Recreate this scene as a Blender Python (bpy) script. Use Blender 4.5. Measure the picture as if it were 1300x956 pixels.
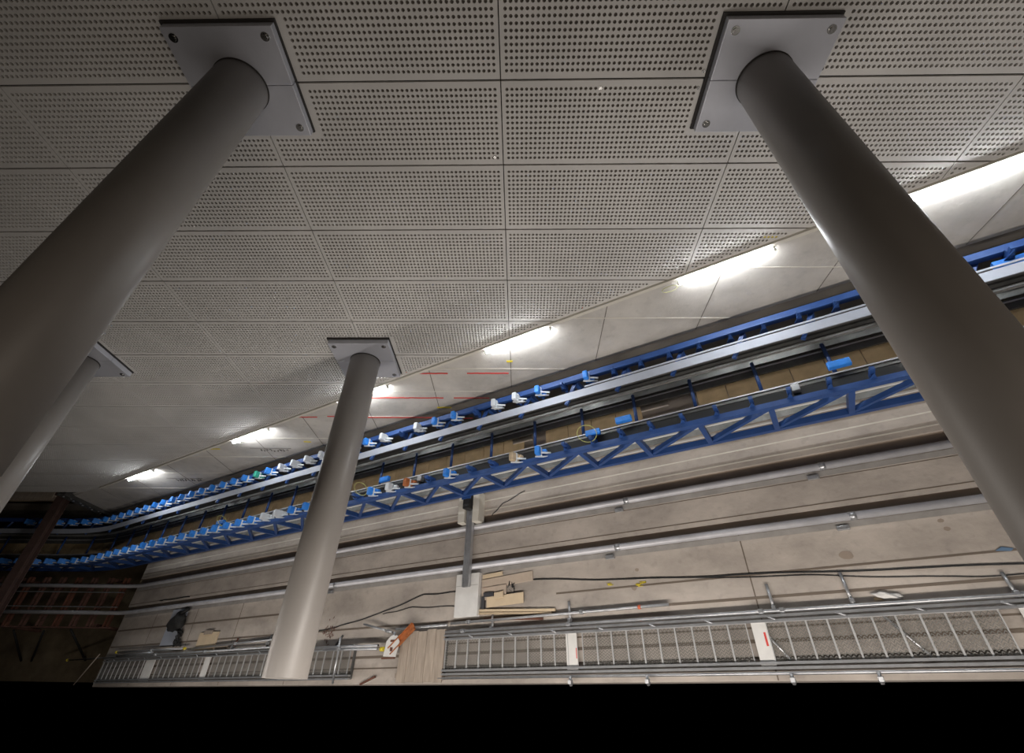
import bpy, bmesh, math, random
from mathutils import Vector, Matrix
R = random.Random(7)
for o in list(bpy.data.objects): bpy.data.objects.remove(o)
C = bpy.context.scene.collection
sc = bpy.context.scene

# ------------------------------------------------------------------ camera
ZO = 21.0                                    # height of the camera above the pit floor
f, pitch, roll, yaw = 591.6, 0.90464, -0.02578, -0.03288
def cam2world(x, y, z):
    c, s = math.cos(roll), math.sin(roll); x, y = c*x - s*y, s*x + c*y
    cp, sp = math.cos(pitch), math.sin(pitch)
    X, Y, Z = x, cp*z + sp*y, -sp*z + cp*y
    c, s = math.cos(yaw), math.sin(yaw)
    return Vector((c*X + s*Y, -s*X + c*Y, Z))
cd = bpy.data.cameras.new('camera'); cam = bpy.data.objects.new('camera', cd); C.objects.link(cam)
cd.sensor_width = 36; cd.lens = f/1300*36; cd.shift_y = -45/1300; cd.clip_start = 0.05; cd.clip_end = 200
ri, up, fw = cam2world(1,0,0), cam2world(0,1,0), cam2world(0,0,1)
m = Matrix((ri, up, -fw)).transposed().to_4x4(); m.translation = Vector((0, 0, ZO)); cam.matrix_world = m
sc.camera = cam

# ------------------------------------------------------------------ world, light, exposure
sc.view_settings.view_transform = 'Standard'; sc.view_settings.look = 'None'
sc.view_settings.gamma = 1; sc.view_settings.use_curve_mapping = False
sc.view_settings.exposure = 0.2
w = bpy.data.worlds.new('world'); sc.world = w; w.use_nodes = True
w.node_tree.nodes['Background'].inputs[0].default_value = (0.0, 0.0, 0.0, 1)
w.node_tree.nodes['Background'].inputs[1].default_value = 0.0
TUBE = 125.0                                  # brightness of the fluorescent tubes
A = math.radians(30)
D = Vector((math.cos(A), 0, math.sin(A))); N = Vector((-math.sin(A), 0, math.cos(A))); YV = Vector((0, 1, 0))
def G(s, Y, n): return D*s + YV*Y + N*n + Vector((0, 0, ZO))        # along slope, across, off slope
def W(X, Y, Z): return Vector((X, Y, Z + ZO))
def area(name, loc, target, sx, sy, power, col):
    l = bpy.data.lights.new(name, 'AREA'); l.shape = 'RECTANGLE'; l.size = sx; l.size_y = sy; l.energy = power; l.color = col
    o = bpy.data.objects.new(name, l); C.objects.link(o); o.location = loc
    d = (target - loc).normalized()
    z = -d; x = (D - z*D.dot(z)).normalized(); y = z.cross(x)
    mm = Matrix((x, y, z)).transposed().to_4x4(); mm.translation = loc; o.matrix_world = mm
    return o
# added fill lights without fixtures, low on the side behind the camera
area('far_side_fill', G(-1, -1.8, -5.3), G(-1.0, 3.6, -9.35), 10, .4, 310, (1, .93, .86))
area('far_side_fill', G(-11, -1.8, -5.3), G(-11, 3.6, -9.35), 12, .4, 215, (1, .93, .86))
# added soft warm fill above and behind the camera, for ambient light
area('ambient_fill', W(3, -7, 5), W(1, 6, -5), 12, 5, 215, (1, .86, .72))

# ------------------------------------------------------------------ helpers
def tag(o, label=None, cat=None, group=None, kind=None):
    if label: o['label'] = label
    if cat: o['category'] = cat
    if group: o['group'] = group
    if kind: o['kind'] = kind
    return o
def empty(name, loc, label, cat, group=None):
    o = bpy.data.objects.new(name, None); C.objects.link(o); o.location = loc; o.empty_display_size = .2
    return tag(o, label, cat, group)
def wloc(o):
    v = Vector((0, 0, 0))
    while o is not None: v += o.location; o = o.parent
    return v
class MB:
    def __init__(s): s.v = []; s.f = []; s.sm = []
    def add(s, vs, fs, smooth=False):
        b = len(s.v); s.v += [Vector(v) for v in vs]; s.f += [[b+i for i in f_] for f_ in fs]; s.sm += [smooth]*len(fs); return s
    def box(s, c, hx, hy, hz, ex=Vector((1,0,0)), ey=Vector((0,1,0)), ez=Vector((0,0,1)), bev=0):
        c = Vector(c)
        if bev <= 0:
            vs = [c + ex*hx*i + ey*hy*j + ez*hz*k for k in (-1,1) for j in (-1,1) for i in (-1,1)]
            return s.add(vs, [(0,2,3,1),(4,5,7,6),(0,1,5,4),(2,6,7,3),(0,4,6,2),(1,3,7,5)])
        bm = bmesh.new(); bmesh.ops.create_cube(bm, size=2)
        for v in bm.verts: v.co = Vector((v.co.x*hx, v.co.y*hy, v.co.z*hz))
        bmesh.ops.bevel(bm, geom=bm.edges[:], offset=bev, segments=2, profile=.6, affect='EDGES')
        bm.verts.index_update()
        s.add([c + ex*v.co.x + ey*v.co.y + ez*v.co.z for v in bm.verts], [[v.index for v in f_.verts] for f_ in bm.faces]); bm.free(); return s
    def gbox(s, s0, s1, y0, y1, n0, n1, bev=0):       # box in slope coordinates
        return s.box(G((s0+s1)/2, (y0+y1)/2, (n0+n1)/2), abs(s1-s0)/2, abs(y1-y0)/2, abs(n1-n0)/2, D, YV, N, bev)
    def wbox(s, x0, x1, y0, y1, z0, z1, bev=0):
        return s.box(W((x0+x1)/2, (y0+y1)/2, (z0+z1)/2), abs(x1-x0)/2, abs(y1-y0)/2, abs(z1-z0)/2, bev=bev)
    def tube(s, p0, p1, r, seg=12, caps=True, r1=None):
        return s.path([p0, p1], r, seg, caps, r1)
    def path(s, pts, r, seg=10, caps=True, r1=None):
        pts = [Vector(p) for p in pts]; n = len(pts); b = len(s.v); u = None
        for i, p in enumerate(pts):
            t = (pts[min(i+1,n-1)] - pts[max(i-1,0)]).normalized()
            if u is None: u = t.orthogonal().normalized()
            u = (u - t*u.dot(t)).normalized(); q = t.cross(u)
            rr = r if r1 is None else r + (r1-r)*i/(n-1)
            for k in range(seg):
                a = 2*math.pi*k/seg; s.v.append(p + u*math.cos(a)*rr + q*math.sin(a)*rr)
        for i in range(n-1):
            for k in range(seg):
                k2 = (k+1) % seg; s.f.append([b+i*seg+k, b+i*seg+k2, b+(i+1)*seg+k2, b+(i+1)*seg+k]); s.sm.append(True)
        if caps:
            s.f.append([b+k for k in range(seg)][::-1]); s.sm.append(False)
            s.f.append([b+(n-1)*seg+k for k in range(seg)]); s.sm.append(False)
        return s
    def sweep(s, secs):                               # list of equal-length rings, open ends capped
        b = len(s.v); m_ = len(secs[0])
        for ring in secs: s.v += [Vector(p) for p in ring]
        for i in range(len(secs)-1):
            for k in range(m_):
                k2 = (k+1) % m_; s.f.append([b+i*m_+k, b+i*m_+k2, b+(i+1)*m_+k2, b+(i+1)*m_+k]); s.sm.append(False)
        s.f.append([b+k for k in range(m_)][::-1]); s.sm.append(False)
        s.f.append([b+(len(secs)-1)*m_+k for k in range(m_)]); s.sm.append(False)
        return s
    def prism(s, poly, y0, y1):                       # polygon in (X,Z), extruded in Y
        n = len(poly); vs = [W(x, y0, z) for x, z in poly] + [W(x, y1, z) for x, z in poly]
        return s.add(vs, [list(range(n)), list(range(n, 2*n))[::-1]] + [(i, (i+1) % n + 0, (i+1) % n + n, i+n)[::-1] for i in range(n)])
    def build(s, name, mat, parent=None, fix=True):
        off = wloc(parent) if parent else Vector((0,0,0))
        me = bpy.data.meshes.new(name); me.from_pydata([v - off for v in s.v], [], s.f); 
        me.polygons.foreach_set('use_smooth', s.sm); me.materials.append(mat); me.update()
        if fix:
            bm = bmesh.new(); bm.from_mesh(me); bmesh.ops.recalc_face_normals(bm, faces=bm.faces[:]); bm.to_mesh(me); bm.free()
        o = bpy.data.objects.new(name, me); C.objects.link(o)
        if parent: o.parent = parent
        return o

# ------------------------------------------------------------------ materials
def mat(name, col, rough=.6, metal=0., var=0., scale=3., bump=0., bscale=40., col2=None, spots=0., emit=0., coords='Object', stretch=None, detail=8):
    m_ = bpy.data.materials.new(name); m_.use_nodes = True; nt = m_.node_tree; b = nt.nodes['Principled BSDF']
    b.inputs['Base Color'].default_value = (*col, 1); b.inputs['Roughness'].default_value = rough; b.inputs['Metallic'].default_value = metal
    if emit:
        b.inputs['Emission Color'].default_value = (*col, 1); b.inputs['Emission Strength'].default_value = emit
    L = nt.links.new
    geo = nt.nodes.new('ShaderNodeNewGeometry'); mp = nt.nodes.new('ShaderNodeMapping'); L(geo.outputs['Position'], mp.inputs['Vector'])
    if stretch: mp.inputs['Rotation'].default_value = stretch[0]; mp.inputs['Scale'].default_value = stretch[1]
    if var or col2:
        n1 = nt.nodes.new('ShaderNodeTexNoise'); n1.inputs['Scale'].default_value = scale; n1.inputs['Detail'].default_value = detail; n1.inputs['Roughness'].default_value = .62
        L(mp.outputs[0], n1.inputs['Vector'])
        r = nt.nodes.new('ShaderNodeValToRGB'); L(n1.outputs['Fac'], r.inputs[0])
        lo = tuple(c*(1-var) for c in (col2 or col)); hi = tuple(min(1, c*(1+var)) for c in col)
        r.color_ramp.elements[0].position = .32; r.color_ramp.elements[0].color = (*lo, 1)
        r.color_ramp.elements[1].position = .66; r.color_ramp.elements[1].color = (*hi, 1)
        out = r.outputs[0]
        if spots:
            n2 = nt.nodes.new('ShaderNodeTexNoise'); n2.inputs['Scale'].default_value = scale*7; n2.inputs['Detail'].default_value = 3
            L(geo.outputs['Position'], n2.inputs['Vector'])
            r2 = nt.nodes.new('ShaderNodeValToRGB'); L(n2.outputs['Fac'], r2.inputs[0])
            r2.color_ramp.elements[0].position = .30; r2.color_ramp.elements[0].color = (1-spots,)*3 + (1,)
            r2.color_ramp.elements[1].position = .42; r2.color_ramp.elements[1].color = (1, 1, 1, 1)
            mx = nt.nodes.new('ShaderNodeMixRGB'); mx.blend_type = 'MULTIPLY'; mx.inputs[0].default_value = 1
            L(out, mx.inputs[1]); L(r2.outputs[0], mx.inputs[2]); out = mx.outputs[0]
        L(out, b.inputs['Base Color'])
    if bump:
        n3 = nt.nodes.new('ShaderNodeTexNoise'); n3.inputs['Scale'].default_value = bscale; n3.inputs['Detail'].default_value = 6
        L(geo.outputs['Position'], n3.inputs['Vector'])
        bp = nt.nodes.new('ShaderNodeBump'); bp.inputs['Strength'].default_value = bump; bp.inputs['Distance'].default_value = .02
        L(n3.outputs['Fac'], bp.inputs['Height']); L(bp.outputs[0], b.inputs['Normal'])
    return m_
SL = ((0, A, 0), (1, 1, 1))
M = {
 'panel': mat('panel', (.56,.545,.525), .75, 0, .07, .9, .0),
 'hole_dark': mat('hole_dark', (.12,.105,.09), .95),  # dark colour on the hole floors, standing in for the shade inside
 'backing': mat('backing', (.05,.045,.04), .9),
 'strut': mat('strut', (.28,.258,.238), .44, .0, .05, 1.2),
 'plate': mat('plate', (.50,.51,.56), .38, .3, .05, 2.),
 'bolt': mat('bolt', (.55,.54,.52), .25, 1.),
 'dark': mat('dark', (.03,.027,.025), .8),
 'wallcon': mat('wallcon', (.49,.465,.43), .75, 0, .20, .8, .15, 30, spots=.1),
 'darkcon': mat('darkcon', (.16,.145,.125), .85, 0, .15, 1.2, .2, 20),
 'slab': mat('slab', (.40,.355,.315), .85, 0, .24, 1.1, .3, 14, spots=.10, stretch=((0, A, 0), (.6, 1.3, 1))),
 'groove': mat('groove', (.30,.245,.20), .9, 0, .1, 2),
 'galv': mat('galv', (.52,.53,.55), .36, .75, .14, 5),
 'galvb': mat('galvb', (.48,.48,.48), .5, .2, .08, 5),
 'rail': mat('rail', (.58,.58,.61), .5, .35, .12, 3),
 'blue': mat('blue', (.022,.068,.23), .45, 0, .12, 4),
 'foam': mat('foam', (.03,.22,.72), .45, 0, .15, 9),
 'tape': mat('tape', (.62,.66,.70), .4),
 'deck': mat('deck', (.40,.43,.50), .6, .1, .05, 3),
 'track': mat('track', (.13,.13,.125), .45, .5, .2, 4),
 'tracklight': mat('tracklight', (.22,.22,.21), .6, .2, .3, 3),
 'bed': mat('bed', (.30,.285,.27), .8, 0, .15, 3),
 'dullblue': mat('dullblue', (.10,.17,.27), .8),
 'jointdark': mat('jointdark', (.15,.12,.095), .9),
 'black': mat('black', (.018,.018,.018), .75),
 'tan': mat('tan', (.62,.47,.28), .8, 0, .18, 2.5, .1, 30),
 'ply': mat('ply', (.60,.48,.33), .75, 0, .08, 3), 'plyrose': mat('plyrose', (.50,.41,.33), .8, 0, .08, 3),
 'plywarm': mat('plywarm', (.46,.36,.24), .75, 0, .2, 5),
 'plank': mat('plank', (.36,.30,.245), .8, 0, .2, 5, stretch=((0, A, 0), (3, .4, 1))),
 'rust': mat('rust', (.13,.05,.03), .8, 0, .35, 4),
 'orange': mat('orange', (.38,.12,.035), .7, 0, .3, 10),
 'primer': mat('primer', (.12,.06,.045), .7, 0, .4, 5),
 'beam': mat('beam', (.085,.05,.042), .75, 0, .2, 3),
 'earth': mat('earth', (.13,.10,.06), .95, 0, .35, 1.2, .4, 8),
 'white': mat('white', (.68,.67,.65), .6, 0, .06, 4),
 'mesh': mat('mesh', (.22,.215,.20), .6, .3, .15, 6),
 'red': mat('red', (.62,.06,.05), .7), 'yellow': mat('yellow', (.70,.56,.04), .6),
 'orangepaint': mat('orangepaint', (.65,.16,.08), .7),
 'ycable': mat('ycable', (.50,.52,.16), .5), 'pale': mat('pale', (.62,.59,.52), .7, 0, .05, 4),
 'tube': mat('tube', (.93,.97,1.0), .5, emit=TUBE),
 'batten': mat('batten', (.75,.74,.70), .5),
 'ink': mat('ink', (.06,.055,.05), .8),
 'greenfoam': mat('greenfoam', (.05,.42,.30), .5), 'navy': mat('navy', (.05,.05,.055), .6),
}

# ------------------------------------------------------------------ perforated wall (cladding)
PW, PH, X0, Z0 = 3.1243, 1.1273, -.2544, -2.497
NE = -6.385                                   # lower edge of the cladding, in slope coordinates
ZB = -16.62
def edgeZ(x): return (NE + .5*x)/math.cos(A)  # where n = NE on the wall
mb = MB(); mb.prism([(-24, ZB), (-17.5, ZB), ((ZB*math.cos(A)-NE)*2, ZB), (11, edgeZ(11)), (11, .2), (-24, .2)], 6.045, 6.3)
wall = tag(mb.build('wall_back', M['backing']), 'tall shaft wall clad in grey perforated panels', None, None, 'structure')
NX, NZ, PX, PZ, HR, HD = 50, 14, .0607, .0702, .0205, .026
CS = [(math.cos(math.pi/4*k + math.pi/8), math.sin(math.pi/4*k + math.pi/8)) for k in range(8)]
def perf(name, gx, gz, plates=(), clip=False, screws=()):
    gap = .007; gz_ = .012; w_, h_ = PW - 2*gap, PH - 2*gz_; hb = []
    mx, mz = (w_ - NX*PX)/2, (h_ - NZ*PZ)/2
    xs = [0] + [mx + PX*i for i in range(NX+1)] + [w_]; zs = [0] + [mz + PZ*i for i in range(NZ+1)] + [h_]
    ox, oz = X0 + gx*PW + gap, Z0 - gz*PH + gz_          # lower-left world corner
    vs = []; fs = []; idx = {}
    def V(i, j):
        if (i, j) not in idx: idx[(i, j)] = len(vs); vs.append((xs[i], 0, zs[j]))
        return idx[(i, j)]
    for i in range(len(xs)-1):
        for j in range(len(zs)-1):
            a, b, c_, d_ = V(i,j), V(i+1,j), V(i+1,j+1), V(i,j+1)
            hole = 1 <= i <= NX and 1 <= j <= NZ
            cx, cz = (xs[i]+xs[i+1])/2, (zs[j]+zs[j+1])/2
            if hole:
                wx, wz = ox+cx, oz+cz
                for (px, pz) in plates:
                    if abs(wx-px) < .70 and abs(wz-pz) < .70: hole = False
                if clip and ((-.5*wx + math.cos(A)*wz) < NE + .05 or wz < ZB + .05): hole = False
            if not hole: fs.append((a, b, c_, d_)); continue
            b0 = len(vs)
            for (q, r_) in CS: vs.append((cx + q*HR, 0, cz + r_*HR))
            for (q, r_) in CS: vs.append((cx + q*HR, HD, cz + r_*HR))
            # octagon verts 0..7 start at 22.5deg ; corners c_(45) d_(135) a(225) b(315)
            o = [b0+k for k in range(8)]; p = [b0+8+k for k in range(8)]
            fs += [(c_, d_, o[2], o[1]), (d_, a, o[4], o[3]), (a, b, o[6], o[5]), (b, c_, o[0], o[7]),
                   (c_, o[1], o[0]), (d_, o[3], o[2]), (a, o[5], o[4]), (b, o[7], o[6])]
            fs += [(o[k], o[(k+1)%8], p[(k+1)%8], p[k]) for k in range(8)]; hb.append(len(fs)); fs.append(tuple(p))
    k = len(vs); T = .035
    vs += [(0,0,0),(w_,0,0),(w_,0,h_),(0,0,h_),(0,T,0),(w_,T,0),(w_,T,h_),(0,T,h_)]
    fs += [(k,k+4,k+5,k+1),(k+1,k+5,k+6,k+2),(k+2,k+6,k+7,k+3),(k+3,k+7,k+4,k)]
    me = bpy.data.meshes.new(name); me.from_pydata(vs, [], fs); me.materials.append(M['panel']); me.materials.append(M['hole_dark'])
    for q in hb: me.polygons[q].material_index = 1
    if clip:
        bm = bmesh.new(); bm.from_mesh(me)
        p0 = Vector((0 - ox, 0, edgeZ(0) - oz)); bmesh.ops.bisect_plane(bm, geom=bm.verts[:]+bm.edges[:]+bm.faces[:], plane_co=p0, plane_no=-N, clear_outer=True)
        bmesh.ops.bisect_plane(bm, geom=bm.verts[:]+bm.edges[:]+bm.faces[:], plane_co=Vector((0,0,ZB-oz)), plane_no=Vector((0,0,-1)), clear_outer=True)
        bm.to_mesh(me); bm.free()
    return me, (ox, oz)
PLATES = [(-3.385, -2.47), (2.865, -2.47), (-3.385, -8.17), (-9.63, -8.17)]
base_me = None
for gz in range(0, 14):
    for gx in range(-7, 4):
        x0, x1 = X0 + gx*PW, X0 + (gx+1)*PW; zb, zt = Z0 - gz*PH, Z0 - (gz-1)*PH
        if zt < ZB + .05 or (-.5*x0 + math.cos(A)*zt) < NE + .03: continue
        if x0 < -20.5 or (gx == -7 and gz < 9): continue
        if gx <= -5 and gz < 3: continue
        clip = (-.5*x1 + math.cos(A)*zb) < NE + .02 or zb < ZB
        pl = [p for p in PLATES if x0-.7 < p[0] < x1+.7 and zb-.7 < p[1] < zt+.7]
        if not clip and not pl:
            if base_me is None: base_me, _ = perf('perforated_panel', gx, gz)
            me = base_me; ox, oz = x0+.007, zb+.012
        else: me, (ox, oz) = perf('perforated_panel', gx, gz, pl, clip)
        if not len(me.polygons): continue
        o = bpy.data.objects.new('perforated_panel', me); C.objects.link(o); o.parent = wall
        o.location = (ox, 6.0, oz + ZO); o['group'] = 'perforated cladding panels of the shaft wall'
# small screws at the panel corners nearest the right column
for (x, z) in [(2.17, -2.42), (2.165, -2.61), (3.56, -2.41), (.97, -2.6), (-.37, -3.5)]:
    MB().tube(W(x, 5.99, z), W(x, 6.0, z), .02, 10).build('screw', M['bolt'], wall)
# concrete wall below the cladding
def nline(n, x): return (n + .5*x)/math.cos(A)
XL = -16.75
mb = MB()
mb.prism([(XL, nline(-8.08, XL)), (11, nline(-8.08, 11)), (11, nline(NE, 11)), (XL, nline(NE, XL))], 6.02, 6.04)
mb.prism([(XL, nline(-8.08, XL)), (11, nline(-8.08, 11)), (11, nline(NE+.1, 11)), (XL, nline(NE+.1, XL))], 6.05, 6.165)
cw = tag(mb.build('wall_concrete', M['wallcon']), 'bare concrete strip of wall below the perforated cladding', None, None, 'structure')
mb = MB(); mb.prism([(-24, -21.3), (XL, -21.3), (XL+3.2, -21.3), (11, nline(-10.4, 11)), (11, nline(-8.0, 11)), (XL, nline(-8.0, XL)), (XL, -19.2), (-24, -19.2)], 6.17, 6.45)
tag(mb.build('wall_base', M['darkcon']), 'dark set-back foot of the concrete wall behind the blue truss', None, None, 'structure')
# board joints in the concrete
mb = MB()
for z in [-5.6, -6.93, -8.68, -9.64, -10.9, -12.2, -13.5, -14.8, -16.2]:
    xa = (z*math.cos(A) - NE)*2; xb = (z*math.cos(A) + 8.08)*2
    mb.wbox(max(xa, XL)+.1, min(xb, 10.8)-.1, 6.014, 6.02, z-.012, z+.012)
mb.build('board_joint', M['pale'], cw)
mb = MB()
x = -15.2
while x < 10:
    mb.wbox(x-.008, x+.008, 6.016, 6.02, nline(-8.05, x), nline(-6.5, x)); x += 1.87
mb.build('form_joint', M['darkcon'], cw)
def mark(m_, pts, t=.02):
    b = MB()
    for (a, c_, z) in pts:
        n_ = max(2, int(abs(c_-a)/.12))
        for i in range(n_):
            xa, xb = a + (c_-a)*i/n_, a + (c_-a)*(i+1)/n_; zz = z + R.uniform(-.006, .006)
            b.wbox(xa, xb+.005, 6.009, 6.0155, zz-t, zz+t)
    return b.build('paint_mark', m_, cw)
mark(M['red'], [(-2.43,-1.7,-8.86), (-1.25,-.3,-8.85), (-3.9,-1.94,-9.94), (-1.68,-.8,-9.94), (-4.2,-1.99,-10.95), (-6.09,-5.45,-10.94), (-5.16,-4.9,-10.9), (-2.1,-1.3,-10.98)], .022)
mark(M['orangepaint'], [(1.16,1.32,-6.66), (-.73,-.45,-7.77), (-3.0,-2.55,-8.82)], .035)
mark(M['orangepaint'], [(3.1,3.35,-5.55), (3.45,3.6,-5.5)], .03)
mark(M['yellow'], [(-.33,-.2,-8.38), (-2.16,-1.8,-10.41), (-9.58,-9.1,-12.93), (-6.35,-6.15,-12.42), (3.9, 4.15, -4.95)], .03)
# dark handwritten survey notes, only strokes
def scribble(x0, x1, z, n_, sz):
    b = MB()
    for i in range(n_):
        x = x0 + (x1-x0)*i/n_
        pts = [W(x + R.uniform(0, sz*.6), 6.012, z + R.uniform(-sz, sz)*.9) for _ in range(4)]
        b.path(pts, .009, 5)
    b.wbox(x0-.25, x1+.1, 6.011, 6.015, z+sz*1.3, z+sz*1.3+.02)
    b.build('handwriting', M['ink'], cw)
scribble(-7.9, -7.0, -13.0, 9, .10); scribble(-11.9, -11.0, -15.42, 9, .12)
# trim between cladding and concrete
mb = MB(); mb.box(G(-6.3, 5.985, NE-.03), 14.8, .035, .035, D, YV, N)
tag(mb.build('trim_1', M['pale']), 'pale sloping strip along the lower edge of the cladding', None, None, 'structure')

# ------------------------------------------------------------------ sloping floor slab
def strip(y0, y1, n1, n0=-9.9, s0=-21.85, s1=8.5): return MB().gbox(s0, s1, y0, y1, n0, n1)
mb = strip(3.60, 6.2, -9.35); mb.gbox(-21.85, 8.5, 2.665, 3.42, -9.9, -9.35); mb.gbox(-21.85, 8.5, .35, 2.535, -9.9, -9.35)
fl = tag(mb.build('floor', M['slab']), 'sloping bare concrete slab of the escalator shaft', None, None, 'structure')
mb = MB(); mb.gbox(-21.85, 8.5, 3.40, 3.62, -9.9, -9.41); mb.gbox(-21.85, 8.5, 2.52, 2.68, -9.9, -9.40)

mb.build('floor_groove', M['groove'], fl)
mb = MB()
for (y, h_) in [(3.93, .004), (3.70, .004), (2.74, .0)]:
    if h_: mb.gbox(-21.8, 8.5, y-.012, y+.012, -9.36, -9.35+h_)
mb.build('kerb_line', M['pale'], fl)
mb = MB()
mb.gbox(-21.8, 8.5, 2.735, 2.75, -9.36, -9.345); mb.gbox(-21.8, 8.5, 1.425, 1.465, -9.36, -9.346); mb.gbox(-21.8, 8.5, .83, .88, -9.36, -9.346); mb.gbox(-21.8, 8.5, 1.02, 1.045, -9.36, -9.346); mb.gbox(-21.8, 8.5, .63, .655, -9.36, -9.346); mb.gbox(-21.8, 8.5, 3.155, 3.165, -9.36, -9.346)
mb.gbox(-21.8, -11.5, 1.905, 1.95, -9.36, -9.346); mb.gbox(-4.6, 8.5, 1.77, 1.80, -9.36, -9.346)
for s_ in [-19.6, -17.2, -14.9, -12.2, -1.0]:
    mb.gbox(s_-.01, s_+.01, .36, 2.5, -9.36, -9.347)
mb.build('floor_joint', M['jointdark'], fl)
mb = MB()
for (s_, y, r_) in [(.46,1.93,.07), (1.82,2.14,.03), (1.80,2.26,.03), (-2.9,2.05,.03), (-3.0,1.75,.04), (-12.9,3.2,.05)]:
    vs = [G(s_ + math.cos(a)*r_*1.4*R.uniform(.8,1.1), y + math.sin(a)*r_*R.uniform(.8,1.1), -9.347) for a in [2*math.pi*k/14 for k in range(14)]]
    mb.add(vs, [list(range(14))])
mb.build('floor_stain', M['groove'], fl)
# pit floor and pit back
mb = MB(); mb.wbox(-30, -14.3, .52, 9.5, -21.3, -21.0); mb.wbox(-14.6, -14.2, .52, 6.1, -21.0, -19.5)
tag(mb.build('floor_lower', M['earth']), 'dark brown floor of the pit at the foot of the slope', None, None, 'structure')
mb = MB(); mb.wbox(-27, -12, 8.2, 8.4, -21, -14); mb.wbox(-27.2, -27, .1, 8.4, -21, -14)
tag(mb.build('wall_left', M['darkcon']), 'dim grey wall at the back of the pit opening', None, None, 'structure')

# ------------------------------------------------------------------ round columns with square end plates
def column(px, pz, label, ptlabel=None):
    t = empty('steel_column', W(px, 5.86, pz), label, 'column', 'round steel columns with square end plates')
    b = MB(); p0, p1 = W(px, .28, pz), W(px, 5.86, pz); b.tube(p0, p1, .31, 64); b.build('column_shaft', M['strut'], t)
    b = MB(); b.tube(W(px, 5.84, pz), W(px, 5.862, pz), .318, 64); b.build('weld_ring', M['dark'], t)
    b = MB(); h_ = .627
    b.wbox(px-h_, px+h_, 5.86, 5.965, pz+.003, pz+h_, bev=.006); b.wbox(px-h_, px+h_, 5.86, 5.965, pz-h_, pz-.003, bev=.006)
    b.wbox(px-h_+.02, px+h_-.02, 5.88, 5.95, pz-.05, pz+.05)
    pl = b.build('end_plate', M['plate'], t)
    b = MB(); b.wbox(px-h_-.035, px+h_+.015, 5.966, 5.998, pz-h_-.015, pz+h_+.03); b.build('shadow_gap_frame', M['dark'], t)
    for i in (-1, 1):
        for j in (-1, 1):
            c_ = (px + i*.52, pz + j*.52)
            b = MB(); b.tube(W(c_[0], 5.852, c_[1]), W(c_[0], 5.862, c_[1]), .048, 20); b.tube(W(c_[0], 5.838, c_[1]), W(c_[0], 5.853, c_[1]), .032, 6)
            b.wbox(c_[0]-.022, c_[0]+.022, 5.833, 5.84, c_[1]-.006, c_[1]+.006)
            b.build('bolt', M['bolt'], pl)
    return t
column(2.865, -2.47, 'thick round grey steel column at the right, running past the bright tube lights')
column(-3.385, -2.47, 'thick round dark grey steel column at the upper left, its end plate in shadow')
column(-3.385, -8.17, 'slender-looking round grey column in the middle, in front of the blue truss')
column(-9.63, -8.17, 'far round column mostly hidden behind the big left column')

# ------------------------------------------------------------------ tube lights on the wall
LAMPS = [(5.9, 7.5, 'rightmost tube light, beyond the thick right column'), (2.70, 4.3, 'glowing tube light right of the thick right column'),
 (-.56, 1.03, 'glowing tube light between the middle of the wall and the thick right column'),
 (-4.65, -3.08, 'glowing tube light right of the middle column, above the red wall marks'),
 (-9.05, -7.42, 'glowing tube light half hidden behind the end plate of the middle column'),
 (-13.45, -11.83, 'glowing tube light on the wall left of the middle column'), (-19.28, -17.7, 'smallest glowing tube light at the far lower left')]
for (a, b_, lab) in LAMPS:
    if a > 5: continue
    t = empty('tube_light', G((a+b_)/2, 6.0, -6.5), lab, 'light', 'tube lights along the sloping wall edge')
    MB().gbox(a, b_, 5.955, 6.0, -6.49, -6.44, .005).build('light_housing', M['batten'], t)
    MB().tube(G(a+.03, 5.93, -6.51), G(b_-.03, 5.93, -6.51), .020, 12).build('glass_tube', M['tube'], t)
    for s_ in (a+.015, b_-.015): MB().tube(G(s_-.02, 5.93, -6.51), G(s_+.02, 5.93, -6.51), .024, 12).gbox(s_-.02, s_+.02, 5.93, 6.0, -6.52, -6.46).build('end_cap', M['batten'], t)
    MB().tube(G(a+.12, 5.95, -6.62), G(a+.12, 6.015, -6.62), .035, 10).build('junction_box', M['white'], t)
pts = []
s_ = -19.0
while s_ < 8: pts.append(G(s_, 6.0, -6.455 + .02*math.sin(s_*1.7) + R.uniform(-.006,.006))); s_ += .4
tag(MB().path(pts, .010, 6).build('power_cable', M['ycable']), 'thin yellow cable strung along the wall between the tube lights', 'cable')
pts = [G(-.72 + .14*math.cos(a), 5.97, -6.60 + .07*math.sin(a)) for a in [2*math.pi*k/24 for k in range(25)]]
tag(MB().path(pts, .005, 6).build('cable_loop', M['ycable']), 'yellow cable loop hanging at the left end of a tube light', 'cable')

# ------------------------------------------------------------------ the escalator truss
NR, SV, TL = -7.94, -23.65, 1.25              # chord line, bend vertex, tangent length
RB = TL/math.tan(A/2); AL = RB*A
def TP(u, Y, n):                              # truss coordinates with the bend into the level run
    v = n - NR
    if u >= SV + TL: return G(u, Y, n)
    k = SV + TL - u
    if k <= AL: a = A - k/RB; base = None
    else: a = 0.0
    # centre of the bend lies above the chord line (slope flattens going down-left)
    cs = G(SV + TL, Y, NR) + N*RB
    def at(a_): return cs - Vector((-math.sin(a_), 0, math.cos(a_)))*RB
    if k <= AL: p = at(a); nn = Vector((-math.sin(a), 0, math.cos(a)))
    else: p = at(0.0) - Vector((1,0,0))*(k - AL); nn = Vector((0,0,1))
    return p + nn*v
U0, U1 = -28.5, 8.2
us = [U0, SV + TL - AL] + [SV + TL - AL*(1-i/6) for i in range(1, 6)] + [SV + TL, U1]
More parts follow.
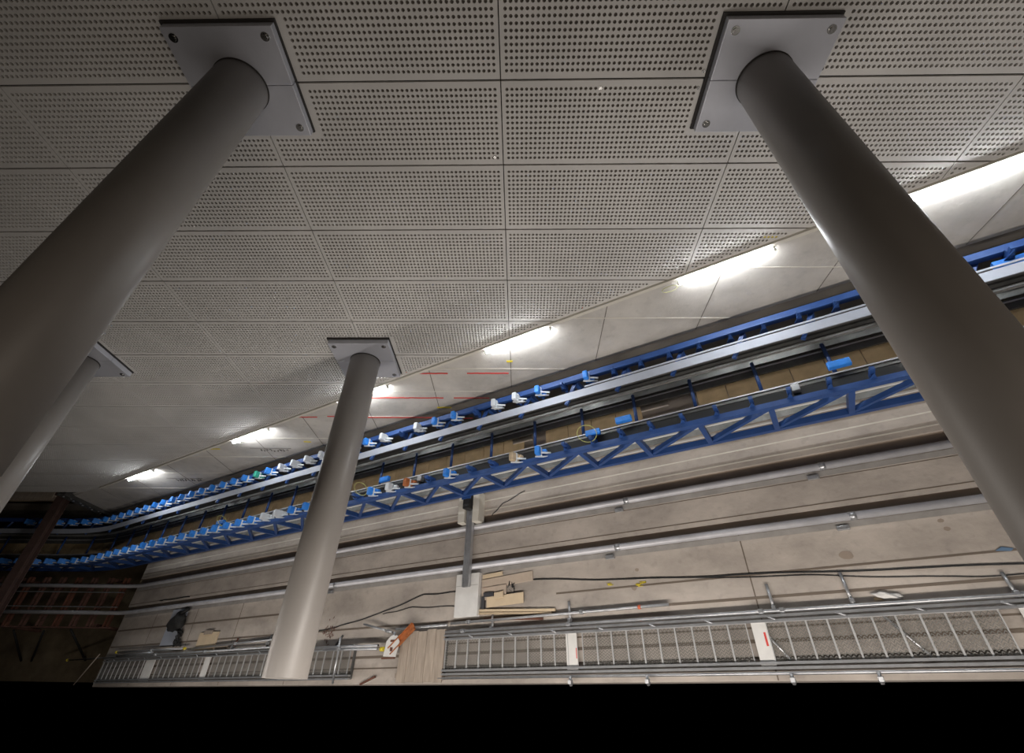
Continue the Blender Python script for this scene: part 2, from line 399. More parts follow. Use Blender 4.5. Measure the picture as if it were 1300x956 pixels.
def tbar(y0, y1, n0, n1, ulist=None):
    return MB().sweep([[TP(u, y0, n0), TP(u, y1, n0), TP(u, y1, n1), TP(u, y0, n1)] for u in (ulist or us)])
T = empty('escalator_truss', G(-8, 4.8, -9.3), 'long blue escalator truss with rails, lying on the slope below the wall', 'escalator truss')
tbar(5.56, 5.68, -8.0, -7.88).build('far_top_chord', M['blue'], T)
tbar(5.56, 5.68, -8.95, -8.84).build('far_bottom_chord', M['blue'], T)
tbar(3.92, 4.01, -8.00, -7.88).build('near_top_chord', M['blue'], T)
tbar(3.96, 4.07, -8.95, -8.85).build('near_bottom_chord', M['blue'], T)
tbar(5.09, 5.26, -7.86, -7.84).build('deck_plate', M['deck'], T)
usr = [0.9, 3, U1]; tbar(5.285, 5.315, -7.85, -7.83, [-3.0 + 3.4*i for i in range(4)]).build('deck_edge_strip', M['deck'], T)
tbar(5.08, 5.135, -8.22, -8.18).build('handrail_track', M['tracklight'], T)
tbar(4.87, 5.30, -8.46, -8.42).build('track_plate', M['track'], T)
tbar(4.99, 5.01, -8.42, -8.40).build('track_rail', M['rail'], T)
tbar(5.05, 5.06, -8.42, -8.38).build('track_rail', M['track'], T)
tbar(5.31, 5.34, -8.7, -8.2).build('track_side', M['track'], T)
tbar(4.385, 4.41, -8.22, -8.17).build('track_rail', M['rail'], T)
tbar(4.27, 4.385, -8.23, -8.19).build('near_track_plate', M['track'], T)
tbar(4.31, 4.33, -8.19, -8.17).build('track_rail', M['track'], T)
tbar(4.10, 4.26, -8.14, -8.10).build('handrail_channel', M['black'], T)
tbar(4.075, 4.095, -8.10, -8.06).build('track_rail', M['rail'], T)
tbar(4.12, 4.14, -8.36, -8.2).build('side_sheet', M['tracklight'], T)
tbar(4.08, 4.24, -8.66, -8.64).build('return_track', M['tracklight'], T)
tbar(4.02, 4.04, -8.29, -8.25).build('thin_pipe', M['white'], T)
tbar(4.05, 4.08, -8.76, -8.72).build('thin_pipe', M['white'], T)
BO = 1.283; MOD = 1.149
# tan trough panels, a few gaps
k = 0; u = BO - MOD*27
while u < U1 - .6:
    if k % 1 == 0 and not any(abs(u - g) < .3 for g in (BO-MOD*5.6, BO-MOD*2.75)):
        MB().sweep([[TP(q, 4.42, -8.88), TP(q, 5.55, -8.88), TP(q, 5.55, -8.85), TP(q, 4.42, -8.85)] for q in (u+.008, u+MOD/2-.008)]).build('trough_panel', M['tan'], T)
    u += MOD/2; k += 1
for (a, b_) in [(BO-MOD*5.75, BO-MOD*5.3), (BO-MOD*3.0, BO-MOD*2.5)]:
    MB().gbox(a, b_, 4.95, 5.3, -8.86, -8.80).build('pale_board', M['slab'], T)
def tb(p, q, hy, hn):                          # rectangular bar from point p to q
    d = (q-p); L_ = d.length; d.normalize(); e = YV if abs(d.y) < .8 else D; z = d.cross(e).normalized(); e = z.cross(d).normalized()
    return MB().box((p+q)/2, L_/2, hy, hn, d, e, z)
for i in range(-5, 26):
    u = BO - MOD*i
    if u > U1 - .2 or u < U0 + .5: continue
    MB().tube(TP(u, 4.40, -8.33), TP(u, 5.09, -8.33), .034, 10).build('cross_bar', M['blue'], T)
    p, q = TP(u+.03, 3.965, -7.98), TP(u+.03, 4.01, -8.86)
    tb(p, q, .05, .045).build('web_post', M['blue'], T)
    if i > -5:
        v_ = u + MOD if i % 2 or True else u
        tb(TP(u+.07, 4.01, -8.84), TP(u+MOD-.04, 3.965, -8.0), .04, .035).build('web_diagonal', M['blue'], T)
    if u > -20: tb(TP(u+.03, 5.62, -7.98), TP(u+.03, 5.62, -8.86), .05, .045).build('web_post', M['blue'], T)
    tb(TP(u+.03, 5.58, -8.04), TP(u-.25, 5.14, -8.10), .035, .03).build('bracing_arm', M['blue'], T)
# brackets on both chords, many wrapped in blue foam with white tape
def nearest(lst, u): return min(abs(u - q) for q in lst) < .26
fw_w = {-3.02:'foam', -4.18:'foam', -4.6:'tape', -5.38:'tape', -6.61:'foam', -7.14:'foam', -8.6:'tape', -9.1:'foam', -9.7:'tape', -7.7:'tape'}
nw_w = {-4.05:'foam', -4.67:'plywarm', -6.44:'foam', -7.47:'orange', -8.6:'foam', -8.0:'tape'}
def bracket(u, far):
    y = 5.50 if far else 4.07; sg = -1 if far else 1
    b = MB(); b.box(TP(u, y, -7.96), .028, .075, .10, D, YV, N)
    b.box(TP(u, y + sg*.02, -7.82), .032, .03, .10, D, YV, N)
    b.add([TP(u-.10, y-.07, -7.99), TP(u+.05, y-.07, -7.99), TP(u, y-.07, -7.74), TP(u-.10, y-.055, -7.99), TP(u+.05, y-.055, -7.99), TP(u, y-.055, -7.74)],
          [(0,1,2),(3,5,4),(0,3,4,1),(1,4,5,2),(2,5,3,0)])
    o = b.build('bracket', M['blue'], T)
    wrap = None
    if u < -12.9: wrap = 'foam' if not (far and u > -14.2) else R.choice(['tape','foam','greenfoam','tape'])
    elif u < -10.2: wrap = R.choice(['foam','tape','tape'])
    else:
        for q, v_ in (fw_w if far else nw_w).items():
            if abs(q-u) < .26: wrap = v_
    if wrap:
        b = MB(); tl = R.uniform(-.25, .25); ez = (N + D*tl).normalized(); ex = (D - N*tl).normalized()
        hh = .17 if u < -10 else .13
        b.box(TP(u, y + sg*.0, -7.80), .052, .09, hh*.9, ex, YV, ez, bev=.025)
        b.box(TP(u+.06, y + sg*.03, -7.93), .06, .05, .05, ex, YV, ez, bev=.02)
        wr = b.build('foam_wrap', M[wrap], o)
        b = MB(); b.box(TP(u+.06, y - .099, -7.85), .15, .006, .024, (D*.85 - N*.5).normalized(), YV, (N*.85 + D*.5).normalized())
        b.box(TP(u+.11, y - .02, -7.87), .115, .018, .008, (D*.82 - N*.57).normalized(), YV, (N*.82 + D*.57).normalized())
        b.box(TP(u, y, -7.82), .057, .095, .025, ex, YV, ez, bev=.01)
        b.build('tape', M['tape'], wr)
i = 0; u = 1.67 + .575*10
while u > -26.5:
    if u < 7.8: bracket(u, True); bracket(u - .03, False)
    u -= .5745
# foam blocks lying on bar ends
for (u, y, l_) in [(1.33, 4.45, .17), (-2.33, 4.42, .16), (-2.98, 4.30, .15), (-15.3, 4.35, .18), (3.95, 5.42, .2), (4.25, 4.45, .17), (-8.55, 4.42, .15)]:
    MB().box(G(u, y, -8.0), l_, .06, .05, D, YV, N, bev=.02).build('foam_block', M['foam'], T)
for (u, y, r_) in [(-2.98, 4.13, .19), (-8.95, 4.14, .19), (-14.6, 4.2, .2)]:
    MB().path([G(u + r_*math.cos(a), y + r_*.6*math.sin(a), -7.66 + r_*.7*math.sin(a)) for a in [2*math.pi*k/24 for k in range(25)]], .006, 6).build('cable_loop', M['ycable'], T)
# label plates / grey boxes on near chord
for u in (-.0+.62, -7.4, -12.7, -11.0):
    MB().gbox(u-.06, u+.06, 4.16, 4.28, -8.1, -7.98, .01).build('grey_clamp', M['galv'], T)

# ------------------------------------------------------------------ long steel rails bedded in the slab
def rail(y, zc, label, coup):
    t = empty('steel_rail', G(-8, y, -9.35), label, 'rail', 'long steel rails along the slope')
    sb = -21.75
    pts = [G(8.4, y, zc)]; 
    vtx = G(sb, y, zc)
    for k in range(7):
        a = k/6; p = vtx + D*.5*(1-a)**2 - Vector((1,0,0))*.5*a**2; pts.append(p)
    pts.append(vtx - Vector((7.5, 0, 0)))
    MB().path(pts, .062, 16).build('rail_pipe', M['rail'], t)
    MB().gbox(sb, 8.4, y-.15, y-.06, -9.36, -9.342).build('rail_bed', M['bed'], t)
    for s_ in coup:
        MB().tube(G(s_-.05, y, zc), G(s_+.05, y, zc), .068, 16).build('coupler', M['galv'], t)
        b = MB(); b.gbox(s_-.28, s_-.10, y-.19, y-.12, -9.35, -9.30, .012); b.tube(G(s_-.12, y-.155, -9.30), G(s_-.12, y-.155, -9.27), .02, 8); b.build('anchor_clamp', M['galv'], t)
    return t
rail(3.335, -9.30, 'upper bright steel rail between the blue truss and the other rail', [.62, -2.9, -12.6])
rail(2.475, -9.30, 'lower bright steel rail nearer the scaffold walkway', [.75, -3.2, -11.0])

# frame of crossbeams the rails run onto at the foot of the slope
t = empty('track_frame', W(-16.6, 2.8, -21), 'rusty ladder-like frame of crossbeams in the pit below the blue truss', 'steel frame')
zt = -18.9
for k in range(9):
    x = -14.75 - k*.61
    b = MB()
    for d_ in (-.07, .07): b.wbox(x+d_-.022, x+d_+.022, 2.05, 3.62, zt-.17, zt-.07)
    b.build('crossbeam', M['primer' if k % 3 else 'rust'], t)
for y in (3.13, 2.66): MB().wbox(-21.5, -14.6, y-.015, y+.015, zt-.07, zt-.04).build('thin_rail', M['galv'], t)
MB().wbox(-21.5, -14.5, 2.0, 2.04, zt-.2, zt-.06).build('edge_angle', M['primer'], t)
for (x, y) in ((-15.2, 2.1), (-15.2, 3.55), (-18.8, 2.1), (-18.8, 3.55)): MB().wbox(x-.06, x+.06, y-.05, y+.05, -21, zt-.17).build('leg', M['primer'], t)

# ------------------------------------------------------------------ steelwork at the lower left
t = empty('rusty_beam', W(-17.3, 4, -17.3), 'rust-brown steel beam crossing the lower left corner', 'beam')
bx, bz = -17.35, -17.3
MB().wbox(bx-.16, bx+.16, 1.0, 6.1, bz+.12, bz+.15).wbox(bx-.16, bx+.16, 1.0, 6.1, bz-.15, bz-.12).wbox(bx-.02, bx+.02, 1.0, 6.1, bz-.12, bz+.12).build('beam_section', M['beam'], t)
MB().wbox(bx-.22, bx+.22, 6.08, 6.12, bz-.22, bz+.22).build('end_plate', M['beam'], t)
t = empty('steel_waler', W(-19.5, 6.0, -17.2), 'brown horizontal steel beam on the wall at the far lower left', 'beam')
MB().wbox(-23.5, -17.5, 5.9, 6.15, -17.25, -17.22).wbox(-23.5, -17.5, 5.9, 6.15, -17.02, -16.99).wbox(-23.5, -17.5, 6.0, 6.04, -17.22, -17.02).build('beam_section', M['plank'], t)
t = empty('bolted_column', W(-16.85, 6.0, -19.2), 'upright dark steel post studded with bolts at the end of the concrete wall', 'steel post')
MB().wbox(-17.02, -16.76, 5.93, 5.96, -19.4, -16.65).wbox(-17.04, -17.01, 5.9, 6.15, -19.4, -16.65).wbox(-16.77, -16.74, 5.9, 6.15, -19.4, -16.65).build('post_section', M['track'], t)
for k in range(9):
    MB().tube(W(-16.89 + (.05 if k % 2 else -.05), 5.90, -16.85 - k*.24), W(-16.89 + (.05 if k % 2 else -.05), 5.935, -16.85 - k*.24), .035, 8).build('bolt', M['galv'], t)
for i, (x, z1, z0, m_) in enumerate([(-17.5, -16.7, -18.6, 'pale'), (-18.2, -16.75, -18.3, 'pale'), (-19.1, -16.6, -17.5, 'white')]):
    o = MB().wbox(x-.09, x+.09, 6.5, 6.56, z0, z1).build('steel_upright', M[m_])
    tag(o, ['pale upright strip nearest the bolted steel post', 'pale upright strip beside the rusty beam', 'bright upright strip furthest left, above the horizontal beam'][i], 'steel strip', 'pale upright strips in the wall opening')
for i, (x, y0, z0, x1_, y1_) in enumerate([(-16.06, 1.98, -19.15, -16.4, 1.18), (-18.1, 1.93, -19.15, -18.85, 1.14), (-17.0, 1.92, -19.15, -18.45, 1.14)]):
    o = MB().tube(W(x, y0, z0), W(x1_, y1_, -20.95), .035, 10).build('steel_prop', M['black'])
    tag(o, ['black slanting prop below the ladder-like frame, nearest the slab', 'black slanting prop at the far left of the pit', 'thin black prop leaning against the far left one'][i], 'prop', 'slanting props in the pit')
o = MB().wbox(-21.5, -19.4, 6.50, 6.56, -19.15, -17.7, .01).build('plywood_sheet', M['plywarm']); tag(o, 'tan plywood sheet standing at the far left edge', 'plywood')

# ------------------------------------------------------------------ plinth, jack, beam and white block under the truss
t = empty('truss_support', G(-6.75, 3.8, -9.35), 'pale concrete plinth with dark jack under the blue truss', 'support')
b = MB(); b.gbox(-7.02, -6.83, 3.42, 4.12, -9.35, -9.10, .01); b.gbox(-6.60, -6.42, 3.40, 4.10, -9.35, -9.10, .01); b.gbox(-6.84, -6.58, 3.75, 4.12, -9.35, -9.22); b.build('plinth', M['pale'], t)
MB().gbox(-6.80, -6.62, 3.70, 4.06, -9.22, -8.97, .01).build('jack', M['black'], t)
MB().gbox(-6.84, -6.58, 3.92, 4.08, -8.99, -8.955, .005).build('blue_cleat', M['blue'], t)
t = empty('channel_beam', G(-6.7, 2.9, -9.35), 'grey steel channel lying across both rails up to the white block', 'beam')
b = MB(); b.gbox(-6.78, -6.61, 2.05, 3.72, -9.22, -9.20); b.gbox(-6.78, -6.765, 2.05, 3.72, -9.20, -9.13); b.gbox(-6.625, -6.61, 2.05, 3.72, -9.20, -9.13); b.build('channel_section', M['galv'], t)
o = MB().gbox(-7.02, -6.41, 1.49, 2.33, -9.35, -9.24, .012).build('white_block', M['white']); tag(o, 'white rectangular slab on the concrete left of the timber pile', 'block')
mb = MB(); mb.gbox(-7.01, -6.42, 2.085, 2.09, -9.245, -9.238); mb.build('seam', M['darkcon'], o)

# ------------------------------------------------------------------ timber offcuts
def board(name, s0, y0, s1, y1, wd, n0, th, m_, lab, grp='timber pieces lying beside the white block'):
    a, b_ = G(s0, y0, n0), G(s1, y1, n0); d = b_ - a; L_ = d.length; d.normalize(); e = N.cross(d).normalized()
    o = MB().box((a+b_)/2 + N*th/2, L_/2, wd/2, th/2, d, e, N, bev=min(.006, th/3)).build(name, M[m_]); return tag(o, lab, 'timber', grp)
board('plywood_sheet', -6.38, 2.09, -5.12, 2.16, .19, -9.35, .02, 'plyrose', 'long pale plywood strip, topmost of the timber pile')
board('plywood_sheet', -6.36, 1.90, -5.75, 1.93, .24, -9.33, .02, 'plyrose', 'dull brown plywood offcut under the cut tan piece')
board('plywood_sheet', -6.22, 1.735, -5.32, 1.765, .20, -9.31, .018, 'ply', 'tan plywood piece with a broken edge in the timber pile')
board('plywood_sheet', -6.02, 1.84, -5.80, 1.86, .12, -9.29, .02, 'ply', 'small square plywood chip on top of the tan plywood')
board('plywood_sheet', -6.36, 2.24, -5.85, 2.27, .08, -9.33, .02, 'ply', 'short light offcut touching the lower rail')
board('timber_batten', -6.44, 1.60, -4.62, 1.50, .045, -9.35, .05, 'ply', 'long light timber batten, upper of the parallel pair')
board('timber_batten', -6.42, 1.545, -4.70, 1.455, .04, -9.35, .05, 'plywarm', 'long timber batten, lower of the parallel pair')
board('timber_batten', -6.3, 1.44, -4.9, 1.37, .04, -9.35, .03, 'rust', 'dark brown batten beside the scaffold tube')
o = MB().gbox(-6.36, -6.28, 1.62, 1.85, -9.35, -9.29).gbox(-6.3, -6.05, 1.84, 1.92, -9.31, -9.28).build('scrap_metal', M['navy']); tag(o, 'dark scrap angle beside the tan plywood', 'scrap')
b = MB()
for k in range(14):
    a = R.uniform(0, 6.28); c_ = G(-5.62 + R.uniform(-.08,.08), 1.98 + R.uniform(-.05,.05), -9.33 + R.uniform(0,.03)); b.tube(c_, c_ + (D*math.cos(a) + YV*math.sin(a))*R.uniform(.05,.10), .006, 5)
tag(b.build('wire_scrap', M['black']), 'tangle of black wire ties on the timber pile', 'wire', None, 'stuff')

# ------------------------------------------------------------------ scaffold stairways
def stair(s0, s1, boards, label, seed, dense=True, y0=.55, y1=1.14):
    rr = random.Random(seed)
    t = empty('scaffold_stair', G((s0+s1)/2, (y0+y1)/2, -9.3), label, 'stairs', 'scaffold stairways at the foot of the slope')
    for (ya, lab) in ((y0-.045, 0), (y0+.015, 0), (y1+.03, 0), (y1-.035, 0)):
        MB().gbox(s0, s1, ya-.017, ya+.017, -9.30, -9.22).build('stringer', M['galv'], t)
    s_ = s0 + .04; k = 0
    H_ = D; Z_ = N
    while s_ < s1 - .2:
        if any(a - .10 < s_ + .13 < b_ + .10 for a, b_ in boards): s_ += .283; continue
        o = G(s_, 0, -9.27); b = MB()
        L_ = .272
        for yy in (y0+.03, y1-.05): b.box(o + H_*L_/2 + YV*yy, L_/2, .006, .012, H_, YV, Z_)
        for xx in (0, L_): b.box(o + H_*xx + YV*(y0+y1)/2, .007, (y1-y0)/2-.03, .014, H_, YV, Z_)
        # expanded metal: zigzag strands
        nz = 11; ny = 4
        for q in range(nz):
            ya_ = y0 + .04 + (y1-y0-.1)*q/nz; yb_ = y0 + .04 + (y1-y0-.1)*(q+1)/nz
            for r_ in range(ny):
                xa_ = L_*r_/ny; xb_ = L_*(r_+.5)/ny; xc_ = L_*(r_+1)/ny
                ym = (ya_+yb_)/2
                for (p, q2) in (((xa_, ya_), (xb_, yb_)), ((xb_, yb_), (xc_, ya_))):
                    pa = o + H_*p[0] + YV*p[1]; pb = o + H_*q2[0] + YV*q2[1]
                    d = (pb-pa).normalized(); e = Z_.cross(d)*.0045
                    b.add([pa-e, pb-e, pb+e, pa+e, pa-e-Z_*.004, pb-e-Z_*.004, pb+e-Z_*.004, pa+e-Z_*.004], [(0,1,2,3),(4,7,6,5),(0,4,5,1),(2,6,7,3)])
        tr = b.build('mesh_tread', M['mesh'], t, fix=False); tr.data.materials.append(M['galvb'])
        for q in range(24): tr.data.polygons[q].material_index = 1
        s_ += .283; k += 1
    for (a, b_) in boards: MB().gbox(a, b_, y0-.02, y1-.01, -9.29, -9.26, .004).build('landing_board', M['white'], t)
    s_ = s0 + .6
    while s_ < s1:
        MB().tube(G(s_, y1+.03, -9.23), G(s_+.14, y1-.03, -9.23), .014, 8).build('tie_bar', M['galv'], t); s_ += .95
    for q in (s0+.02, s1-.02): MB().gbox(q-.02, q+.02, y0-.05, y1+.04, -9.345, -9.29).build('end_bearer', M['track'], t)
    return t
st = stair(-7.22, 8.0, [(-4.40, -4.18), (-1.17, -.96), (2.08, 2.28), (5.3, 5.5)], 'long scaffold stairway of mesh treads at the lower right', 3)
MB().gbox(-4.205, -4.19, .7, .86, -9.262, -9.256).gbox(-1.02, -.99, .78, .96, -9.262, -9.256).build('red_marking', M['red'], st)
for s_ in (-.75, .95): MB().tube(G(s_, .60, -9.30), G(s_-.35, 1.1, -9.30), .02, 8).build('diagonal_brace', M['galv'], st)
stair(-21.6, -9.85, [(-15.75, -15.5), (-18.9, -18.4)], 'scaffold stairway of mesh treads at the lower left, crossed by the middle column', 5, y0=.50, y1=1.06)

def stube(p, q, lab, m_='galv', r=.024, grp='loose scaffold tubes', clamps=(), caps=()):
    d = q - p; mid = (p+q)/2
    t = empty('scaffold_tube', mid, lab, 'scaffold tube', grp)
    MB().tube(p, q, r, 12).build('tube', M[m_], t)
    for c_ in clamps:
        c0 = p + d*c_; dn = d.normalized()
        b = MB(); b.tube(c0 - dn*.035, c0 + dn*.035, r*1.55, 10); b.box(c0 + N*.04, .03, .03, .025, dn, dn.cross(N).normalized(), N, bev=.006); b.tube(c0 + N*.05 - dn*.05, c0 + N*.05 + dn*.05, .008, 6)
        b.build('coupler', M['galv'], t)
    for c_ in caps:
        c0 = p if c_ == 0 else q; MB().tube(c0 - d.normalized()*.035, c0 + d.normalized()*.035, r*1.5, 12).build('yellow_cap', M['yellow'], t)
    return t
stube(G(-7.1, 1.39, -9.27), G(-2.4, 1.435, -9.27), 'long grey scaffold tube along the upper edge of the right stairway', clamps=(.1, .65))
MB().tube(G(-2.95, 1.43, -9.27), G(-2.90, 1.43, -9.27), .035, 10).build('orange_cap', M['orangepaint'], bpy.data.objects['scaffold_tube'])
stube(G(-7.2, 1.235, -9.24), G(8, 1.235, -9.24), 'grey handrail tube running the whole length of the right stairway', clamps=(.03, .19, .41, .43, .62), r=.026)
stube(G(-7.3, .44, -9.25), G(8, .44, -9.25), 'grey tube along the bottom edge of the right stairway', r=.022)
for (s_, a, b_, lab) in [(-.77, 1.23, 1.62, 'short grey cross tube above the second white landing board'), (.30, 1.25, 1.70, 'short grey cross tube beside the white rag'),
                         (2.15, 1.22, 1.52, 'short grey cross tube at the right edge of the frame'), (-4.30, 1.25, 1.62, 'short grey cross tube above the first white landing board'), (-6.05, 1.22, 1.50, 'short grey cross tube under the timber battens')]:
    stube(G(s_, a, -9.29), G(s_-.02, b_, -9.32), lab, grp='short cross tubes above the right stairway', clamps=(.12,))
for (s_, lab) in [(-4.31, 'small tube stub below the first white landing board'), (-.79, 'small tube stub below the second white landing board'), (.28, 'small tube stub with coupler at the bottom right'), (-2.93, 'small tube stub between the two landing boards')]:
    stube(G(s_, .30, -9.2), G(s_, .44, -9.18), lab, grp='tube stubs below the right stairway', clamps=(.4,))
stube(G(-10.15, .36, -9.08), G(-10.12, 1.24, -9.02), 'bright scaffold tube crossing over the paired tubes, right of the middle column', clamps=(.75,))
stube(G(-10.75, 1.02, -9.12), G(-8.98, .985, -9.12), 'bright horizontal scaffold tube, lower of the pair', r=.027)
stube(G(-11.3, 1.075, -9.14), G(-9.0, 1.05, -9.14), 'grey horizontal scaffold tube, upper of the pair', r=.026)
MB().tube(G(-9.0, 1.05, -9.14), G(-8.985, 1.05, -9.14), .02, 12).build('open_end', M['black'], bpy.data.objects['scaffold_tube'])
stube(G(-9.62, 1.50, -9.2), G(-8.72, 1.30, -9.25), 'short slanting grey tube pointing up left of the rust-orange beam', clamps=(.85,))
stube(G(-8.66, 1.36, -9.28), G(-7.2, 1.37, -9.28), 'grey tube along the top of the timber deck')
stube(G(-8.72, .95, -9.2), G(-8.60, 1.30, -9.2), 'grey tube standing between the slanting tube and the white cut-out board')
stube(G(-10.55, 1.12, -9.3), G(-10.4, 1.32, -9.33), 'dull tube stub beside the middle column', m_='track')
stube(G(-24.3, 1.13, -9.22), G(-12.5, 1.15, -9.22), 'long pale handrail tube at the top of the left stairway', clamps=(.5, .72), caps=(0,))
stube(G(-20.9, 1.27, -9.2), G(-16.9, 1.25, -9.2), 'grey tube with yellow end caps above the left stairway', caps=(0, 1), clamps=(.55,))
stube(G(-20.8, 1.17, -9.2), G(-18.6, 1.20, -9.2), 'short grey tube between the two capped tubes')
stube(G(-16.6, 1.24, -9.25), G(-12.0, 1.35, -9.25), 'grey tube crossing the pale boards left of the middle column', clamps=(.45, .85))
stube(G(-14.7, 1.12, -9.3), G(-14.55, 1.42, -9.3), 'dull upright tube stub right of the pale boards', m_='rust', clamps=(.3,))
stube(G(-13.2, 1.12, -9.3), G(-13.1, 1.45, -9.3), 'dull tube stub nearest the left of the middle column', m_='track', clamps=(.4,))
stube(G(-22.6, .4, -9.1), G(-22.0, 1.25, -9.2), 'thin tube at the left end of the left stairway', m_='plank', r=.018)

# timber deck between the stairways
DK = ['leftmost', 'second', 'third', 'fourth', 'rightmost']
for k in range(5):
    s0 = -8.42 + k*.245
    o = MB().gbox(s0, s0+.238, .37 + .01*(k % 2), 1.31 - .015*(k % 3), -9.27, -9.23, .006).build('deck_plank', M['plank']); tag(o, DK[k] + ' of five grey timber planks laid side by side between the stairways', 'plank', 'deck planks')
for k, y in enumerate((.5, 1.15)):
    o = MB().gbox(-8.5, -7.2, y-.04, y+.04, -9.35, -9.27).build('timber_bearer', M['plank']); tag(o, ['timber bearer under the bottom ends of the deck planks', 'timber bearer under the top ends of the deck planks'][k], 'timber')
t = empty('rusty_channel', G(-8.4, 1.1, -9.2), 'rust-orange steel channel leaning beside the timber deck', 'steel channel')
a, b_ = G(-8.62, .93, -9.16), G(-8.02, 1.38, -9.16); d = (b_-a).normalized(); e = N.cross(d).normalized()
MB().box((a+b_)/2, (b_-a).length/2, .075, .008, d, e, N).box((a+b_)/2 + e*.07 + N*.03, (b_-a).length/2, .008, .03, d, e, N).box((a+b_)/2 - e*.07 + N*.03, (b_-a).length/2, .008, .03, d, e, N).build('channel_section', M['orange'], t)
b = MB(); prof = [(-8.78,.84),(-8.42,.82),(-8.36,1.10),(-8.45,1.22),(-8.62,1.22),(-8.74,1.12)]
b.add([G(s_, y, -9.12) for s_, y in prof] + [G(s_, y, -9.14) for s_, y in prof], [list(range(6)), list(range(6, 12))[::-1]] + [(i, (i+1) % 6, (i+1) % 6+6, i+6) for i in range(6)])
o = b.build('cut_board', M['white']); tag(o, 'white cut-out board on the rust-orange channel', 'board')
MB().gbox(-8.60, -8.53, .93, 1.0, -9.12, -9.112).gbox(-8.62, -8.50, 1.10, 1.14, -9.12, -9.112).build('dark_cutout', M['rust'], o)
MB().gbox(-8.82, -8.45, .79, .82, -9.16, -9.12).build('rusty_edge', M['rust'], o)
o = MB().tube(G(-8.90, .98, -9.14), G(-8.80, .975, -9.14), .045, 12).build('yellow_cap', M['yellow']); tag(o, 'yellow plastic cap left of the white cut-out board', 'cap')
o = MB().box(G(-9.3, .42, -9.3), .22, .015, .02, (D*.95+YV*.3).normalized(), (YV*.95-D*.3).normalized(), N).build('timber_batten', M['rust']); tag(o, 'dark brown stick on the slab at the bottom, left of the planks', 'timber')

# ------------------------------------------------------------------ loose things on the lower slope
o = MB().gbox(-18.6, -17.75, 1.38, 2.38, -9.35, -9.31, .006).build('grey_sheet', M['deck']); tag(o, 'bluish grey sheet lying on the slab beside the black sack', 'sheet')
bm = bmesh.new(); bmesh.ops.create_icosphere(bm, subdivisions=3, radius=1)
b = MB(); vs = []
for v in bm.verts:
    c_ = v.co; q = 1 + .18*math.sin(c_.x*5 + c_.y*3) + .10*math.sin(c_.y*9 + c_.z*7)
    vs.append(G(-17.85 + c_.x*.40*q + c_.y*.05, 2.0 + c_.y*.26*q, -9.19 + max(c_.z, -.9)*.14*q))
b.add(vs, [[v.index for v in f_.verts] for f_ in bm.faces], True); bm.free()
b.path([G(-17.8, 2.2, -9.17), G(-17.65, 2.29, -9.22), G(-17.6, 2.34, -9.27)], .05, 8)
tag(b.build('black_sack', M['black']), 'crumpled black sack on the slab below the lower rail', 'sack')
b = MB()
for k in range(5): b.path([G(-17.75 + R.uniform(-.22,.22) + q*.05, 1.78 - q*.09, -9.3 + R.uniform(0,.05)) for q in range(6)], .02, 6)
tag(b.build('black_hose', M['black']), 'bundle of black hose hanging from the black sack', 'hose')
for (a, lab, m_) in [((-16.55, 1.08, -15.62, 1.64), 'largest pale board left of the middle column', 'ply'), ((-15.5, 1.08, -14.95, 1.30), 'small brown board right of the largest pale board', 'plank')]:
    b = MB(); b.gbox(a[0], a[2], a[1], a[3], -9.35, -9.30, .006); o = b.build('timber_board', M[m_]); tag(o, lab, 'board')
o = MB().gbox(-16.3, -15.9, 1.58, 1.68, -9.30, -9.27, .005).build('timber_board', M['plank']); tag(o, 'thin strip of wood at the top of the largest pale board', 'board')
bm = bmesh.new(); bmesh.ops.create_icosphere(bm, subdivisions=3, radius=1); vs = []
for v in bm.verts:
    c_ = v.co; q = 1 + .2*math.sin(c_.x*6 + c_.y*4) + .1*math.sin(c_.y*11)
    vs.append(G(.76 + c_.x*.17*q, 1.335 + c_.y*.05*q + c_.x*-.03, -9.31 + c_.z*.035*q))
o = MB().add(vs, [[v.index for v in f_.verts] for f_ in bm.faces], True).build('white_rag', M['white']); bm.free(); tag(o, 'crumpled white rag beside the short cross tube', 'rag')
o = MB().gbox(.58, .70, 1.29, 1.33, -9.35, -9.33, .005).build('wood_chip', M['ply']); tag(o, 'small tan wood chip next to the white rag', 'wood chip')
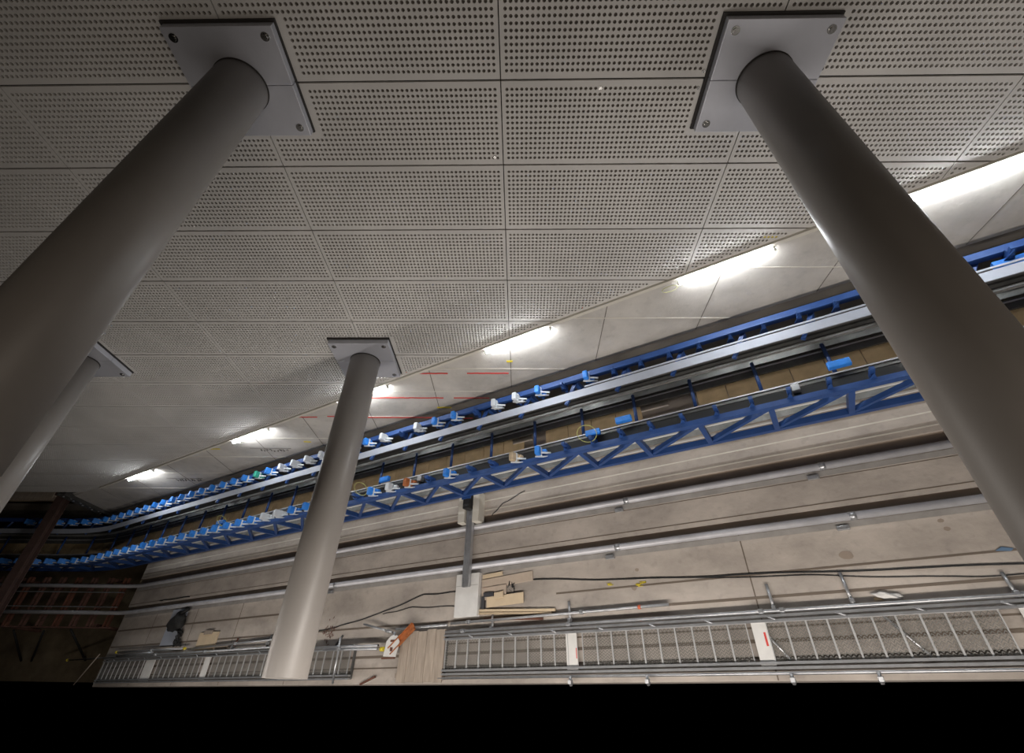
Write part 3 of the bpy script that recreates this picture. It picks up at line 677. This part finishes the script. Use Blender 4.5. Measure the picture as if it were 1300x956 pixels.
o = MB().add([G(2.20,1.79,-9.335), G(2.28,1.83,-9.33), G(2.40,1.80,-9.335), G(2.36,1.77,-9.34), G(2.20,1.79,-9.35), G(2.28,1.83,-9.35), G(2.40,1.80,-9.35), G(2.36,1.77,-9.35)], [(0,1,2,3),(4,7,6,5),(0,4,5,1),(1,5,6,2),(2,6,7,3),(3,7,4,0)]).build('blue_rag', M['dullblue']); tag(o, 'small blue rag on the slab beside the thick right column', 'rag')
# cables lying on the slab
def cable(pts, lab, r=.012, m_='black'):
    P = []
    for i in range(len(pts)-1):
        for q in range(8):
            a = q/8; P.append(G(pts[i][0]*(1-a)+pts[i+1][0]*a, pts[i][1]*(1-a)+pts[i+1][1]*a + .01*math.sin((i*8+q)*.9), -9.338))
    P.append(G(pts[-1][0], pts[-1][1], -9.338))
    tag(MB().path(P, r, 6).build('floor_cable', M[m_]), lab, 'cable', 'cables lying on the slab')
cable([(-6.9,2.0),(-8.0,2.02),(-9.3,1.72),(-10.8,1.49),(-12.4,1.42),(-15.0,1.28)], 'dark cable curving from the white block towards the middle column')
cable([(-5.1,2.08),(-3.05,1.90),(-.7,1.775),(2.4,1.60),(5,1.5)], 'dark cable running from the plywood strip to the right edge')
cable([(-3.0,1.9),(-.2,1.7),(1.5,1.52),(2.6,1.46)], 'thin cable sagging above the right stairway', .007)
cable([(-7.0,1.72),(-8.3,1.78),(-9.2,1.70)], 'thin dark cable left of the white block', .008)
cable([(-18.0,2.72),(-19.5,2.73),(-19.8,2.73)], 'short black cable with plug between the rails at the lower left', .014)
cable([(-5.3,3.98),(-5.9,3.78),(-6.2,3.55)], 'thin black wire hanging below the blue truss', .008)
b = MB()
for k in range(40):
    a = R.uniform(0, 6.28); s_, y = (R.gauss(-10.9, .12), R.gauss(1.38, .16)); c_ = G(s_, y, -9.33)
    b.tube(c_, c_ + (D*math.cos(a) + YV*math.sin(a))*R.uniform(.03,.08), .006, 5)
tag(b.build('debris', M['rust']), 'scattered rusty debris right of the middle column', 'debris', None, 'stuff')

b = MB()
for (s_, y) in [(-3.45, 1.86), (-2.9, 1.80), (-2.82, 1.83)]:
    for q in range(5): b.path([G(s_ + R.uniform(-.07,.07), y + R.uniform(-.03,.03), -9.344) for _ in range(3)], .006, 5)
b.build('paint_scrawl', M['yellow'], fl)
